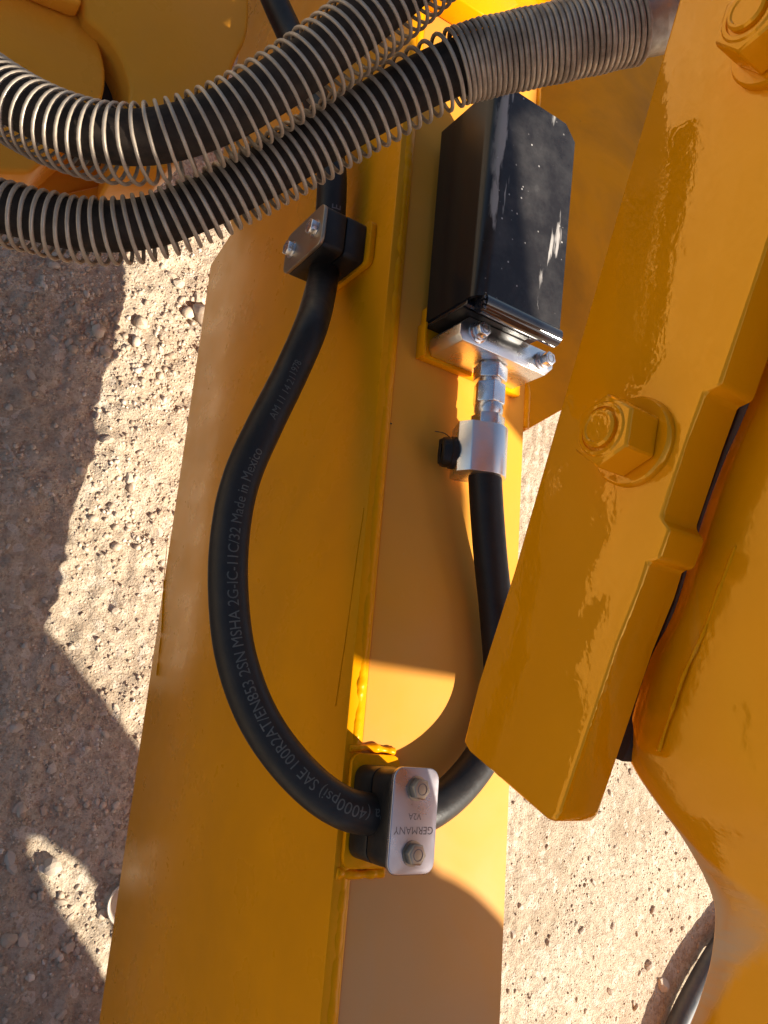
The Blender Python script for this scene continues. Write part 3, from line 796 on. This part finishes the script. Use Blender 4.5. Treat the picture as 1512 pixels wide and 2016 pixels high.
# ------------------------------------------------------------------ casting behind the guard
cast = thing('frame_casting', 'big rounded yellow casting behind the guard plate, smeared with pale mud', 'casting', on(1390, 1500, 0, .08))
rim = [(1640, 250, .058), (1545, 560, .058), (1462, 800, .058), (1424, 888, .058), (1380, 1000, .058), (1322, 1190, .058), (1276, 1285, .060), (1246, 1370, .063), (1226, 1448, .067), (1226, 1485, .070), (1250, 1532, .076), (1290, 1590, .084),
       (1336, 1652, .094), (1380, 1730, .104), (1397, 1782, .110), (1397, 1830, .114), (1390, 1890, .118), (1374, 1950, .120), (1350, 2014, .122), (1290, 2160, .126)]
RP, _ = resample(catmull([on(x, y, 0, X_) for x, y, X_ in rim], 10), .0035)
colp = [Vector(p) for p in ((.046, .052, 0), (.020, .010, 0), (.008, .0008, 0), (.002, .0012, 0), (.0, .006, 0), (-.0012, .014, 0), (.0, .035, 0), (.004, .07, 0), (.008, .10, 0), (.014, .14, 0), (.060, .14, 0))]
colp = colp[:2] + catmull(colp[2:10], 6) + colp[10:]
v = []; f = []; mud = []
nc = len(colp)
dent = on(1500, 1420, 0, .06); tipy = on(1400, 1790, 0, .11)
for i, p in enumerate(RP):
    for j, cpt in enumerate(colp):
        q = p + Vector((cpt.x, 0, cpt.y))
        if 2 < j < nc - 2:                        # cast hollow, its rim and the unevenness of the metal
            dd_ = math.hypot((q.y - dent.y) / .030, (q.z - dent.z) / .017)
            q.x += .0028 * math.exp(-dd_ ** 2) - .0008 * math.exp(-((dd_ - 1.25) / .28) ** 2)
            q.x += .0011 * float(fbm(np.array([q.y]), np.array([q.z]), 38, 3, 5)[0])
        v.append(q)
        up_ = cpt.y
        wid = .0035 + .030 * math.exp(-((p - tipy).length / .022) ** 2) + .010 * math.exp(-((p.y - tipy.y + .035) / .03) ** 2)
        lowpart = 1.0 if p.y < on(1250, 1532, 0, .076).y else 0.0
        mud.append(lowpart * max(0.0, 1.0 - up_ / wid) if up_ < .1 else 0.0)
for i in range(len(RP) - 1):
    for j in range(nc):
        j2 = (j + 1) % nc; f.append((i * nc + j, i * nc + j2, (i + 1) * nc + j2, (i + 1) * nc + j))
f.append(tuple(range(nc))); f.append(tuple((len(RP) - 1) * nc + j for j in range(nc)))
M['paint_cast'] = paint('yellow_paint_cast', peel=.32, rough=.08, streak=.05, smear=True, spec=.5, ior=2.0, ripple=.03)
cb = from_py('cast_body', v, f, M['paint_cast'], cast, 60)
cb.data.attributes.new('mud', 'FLOAT', 'POINT').data.foreach_set('value', mud)
# raised weld line and a cast boss on its face
weld('weld_bead', [on(1448, 1075, 0, .057), on(1385, 1245, 0, .058), on(1345, 1330, 0, .0585), on(1322, 1400, 0, .061), on(1296, 1478, 0, .066)], .0009, cast, 14, M['paint_weld'], .5, .007)
fl = [(1192, 1486), (1120, 1452), (1130, 1320), (1210, 1000), (1320, 600), (1440, 150), (1760, 150), (1500, 690), (1428, 880), (1384, 1000), (1326, 1190), (1285, 1290), (1258, 1380), (1240, 1470), (1225, 1500)]
flp = [on(x, y, 0, .066) for x, y in fl]
from_bm('back_flange', prism_bm(flp, (.012, 0, 0), .001), M['gap_shade_scrape'], cast, 40)  # coloured near black so the gap beside the guard looks shaded
# ------------------------------------------------------------------ things on the ground
gpth = [on(1440, 1800, 2, .0), on(1392, 1868, 2, .0), on(1352, 1935, 2, .0), on(1312, 2012, 2, 0), on(1270, 2110, 2, 0)]
gpth = [Vector((p.x, p.y, gh(p.x, p.y) * .3 + .021)) for p in gpth]
gh_o = thing('ground_hose', 'grey rubber hose lying on the sunlit dirt at the lower right', 'hose', gpth[2])
GP, _ = resample(catmull(gpth, 10), .006)
tube_obj('hose_tube', GP, .0175, M['ground_hose'], gh_o, 20, 180)
cpn = on(259, 1776, 2, .012)
capo = from_bm('plastic_cap', lathe_bm((cpn.x, cpn.y, .0), (-.15, -.1, 1), [(0, .019), (.012, .0235), (.016, .0245), (.0172, .0235), (.016, .0222), (.008, .0190), (.006, 0)], 48), M['cap'], None, 40)
tag(capo, 'pale plastic cap lying on the dirt half hidden by the beam', 'cap')

# ------------------------------------------------------------------ unseen plates added out of view, cut to shape the shadows
ea = Vector((KX, -KY, 0)).normalized(); eq = Vector((KY, KX, 0)).normalized(); slope = SUN.z / math.hypot(SUN.x, SUN.y)
def aq(a, q, z): return ea * a + eq * q + Vector((0, 0, z))
def slab(name, a, poly, thick, mat, parent, zmin=-.02):
    pts = [aq(a, q, max(zmin, w + a * slope)) for q, w in poly]
    return from_bm(name, prism_bm(pts, ea * thick), mat, parent)
A0 = .60
shadow_mask = thing('upper_shadow_mask', 'unseen yellow plates added out of view to shade the beam and cover', 'shadow_mask', aq(A0, .2, 1.4))  # added plates whose edges draw the shadow outlines
slab('mask_plate', A0, [(-.16, .62), (-.02, .62), (.045, .60), (.0518, .572), (.0955, .505), (.193, .575), (.239, .622), (.262, .64), (.274, .658), (.291, .695), (.333, .740), (.38, .787), (.41, .785), (.43, .785), (.445, .82), (.469, .87), (.56, .93), (.145, .93), (.138, .885), (.075, .885), (.055, .79), (-.16, .79)], .012, M['paint'], shadow_mask)
slab('mask_plate', A0 + .05, [(.265, .36), (.265, .575), (.313, .595), (.36, .62), (.45, .67), (.52, .70), (.66, .75), (.95, .86), (.95, .36)], .012, M['paint'], shadow_mask)
side_shadow_mask = thing('upright_shadow_mask', 'unseen upright slotted yellow plate added to shape the shadows on beam and ground', 'side_shadow_mask', aq(.8, -.2, 0))  # added plate; its slot lets a sunlit streak onto the dirt
slab('upright_mask_plate', .8, [(-.0105, .85), (-.0115, .60), (-.0095, .475), (-.0120, .455), (-.0080, .440), (-.0062, .424), (-.0074, .409), (-.0112, .390), (-.0200, .35), (.020, .22), (.055, .14), (.043, .07), (.010, -.059), (-.005, -.12), (-.0105, -1.4), (-.185, -1.4), (-.178, -.2), (-.157, -.16), (-.128, -.12), (-.118, -.085), (-.119, -.03), (-.126, -.02),
      (-.145, -.05), (-.165, -.10), (-.185, -.16), (-.198, -.2), (-.215, -1.4), (-.9, -1.4), (-.9, .85)], .012, M['paint'], side_shadow_mask)
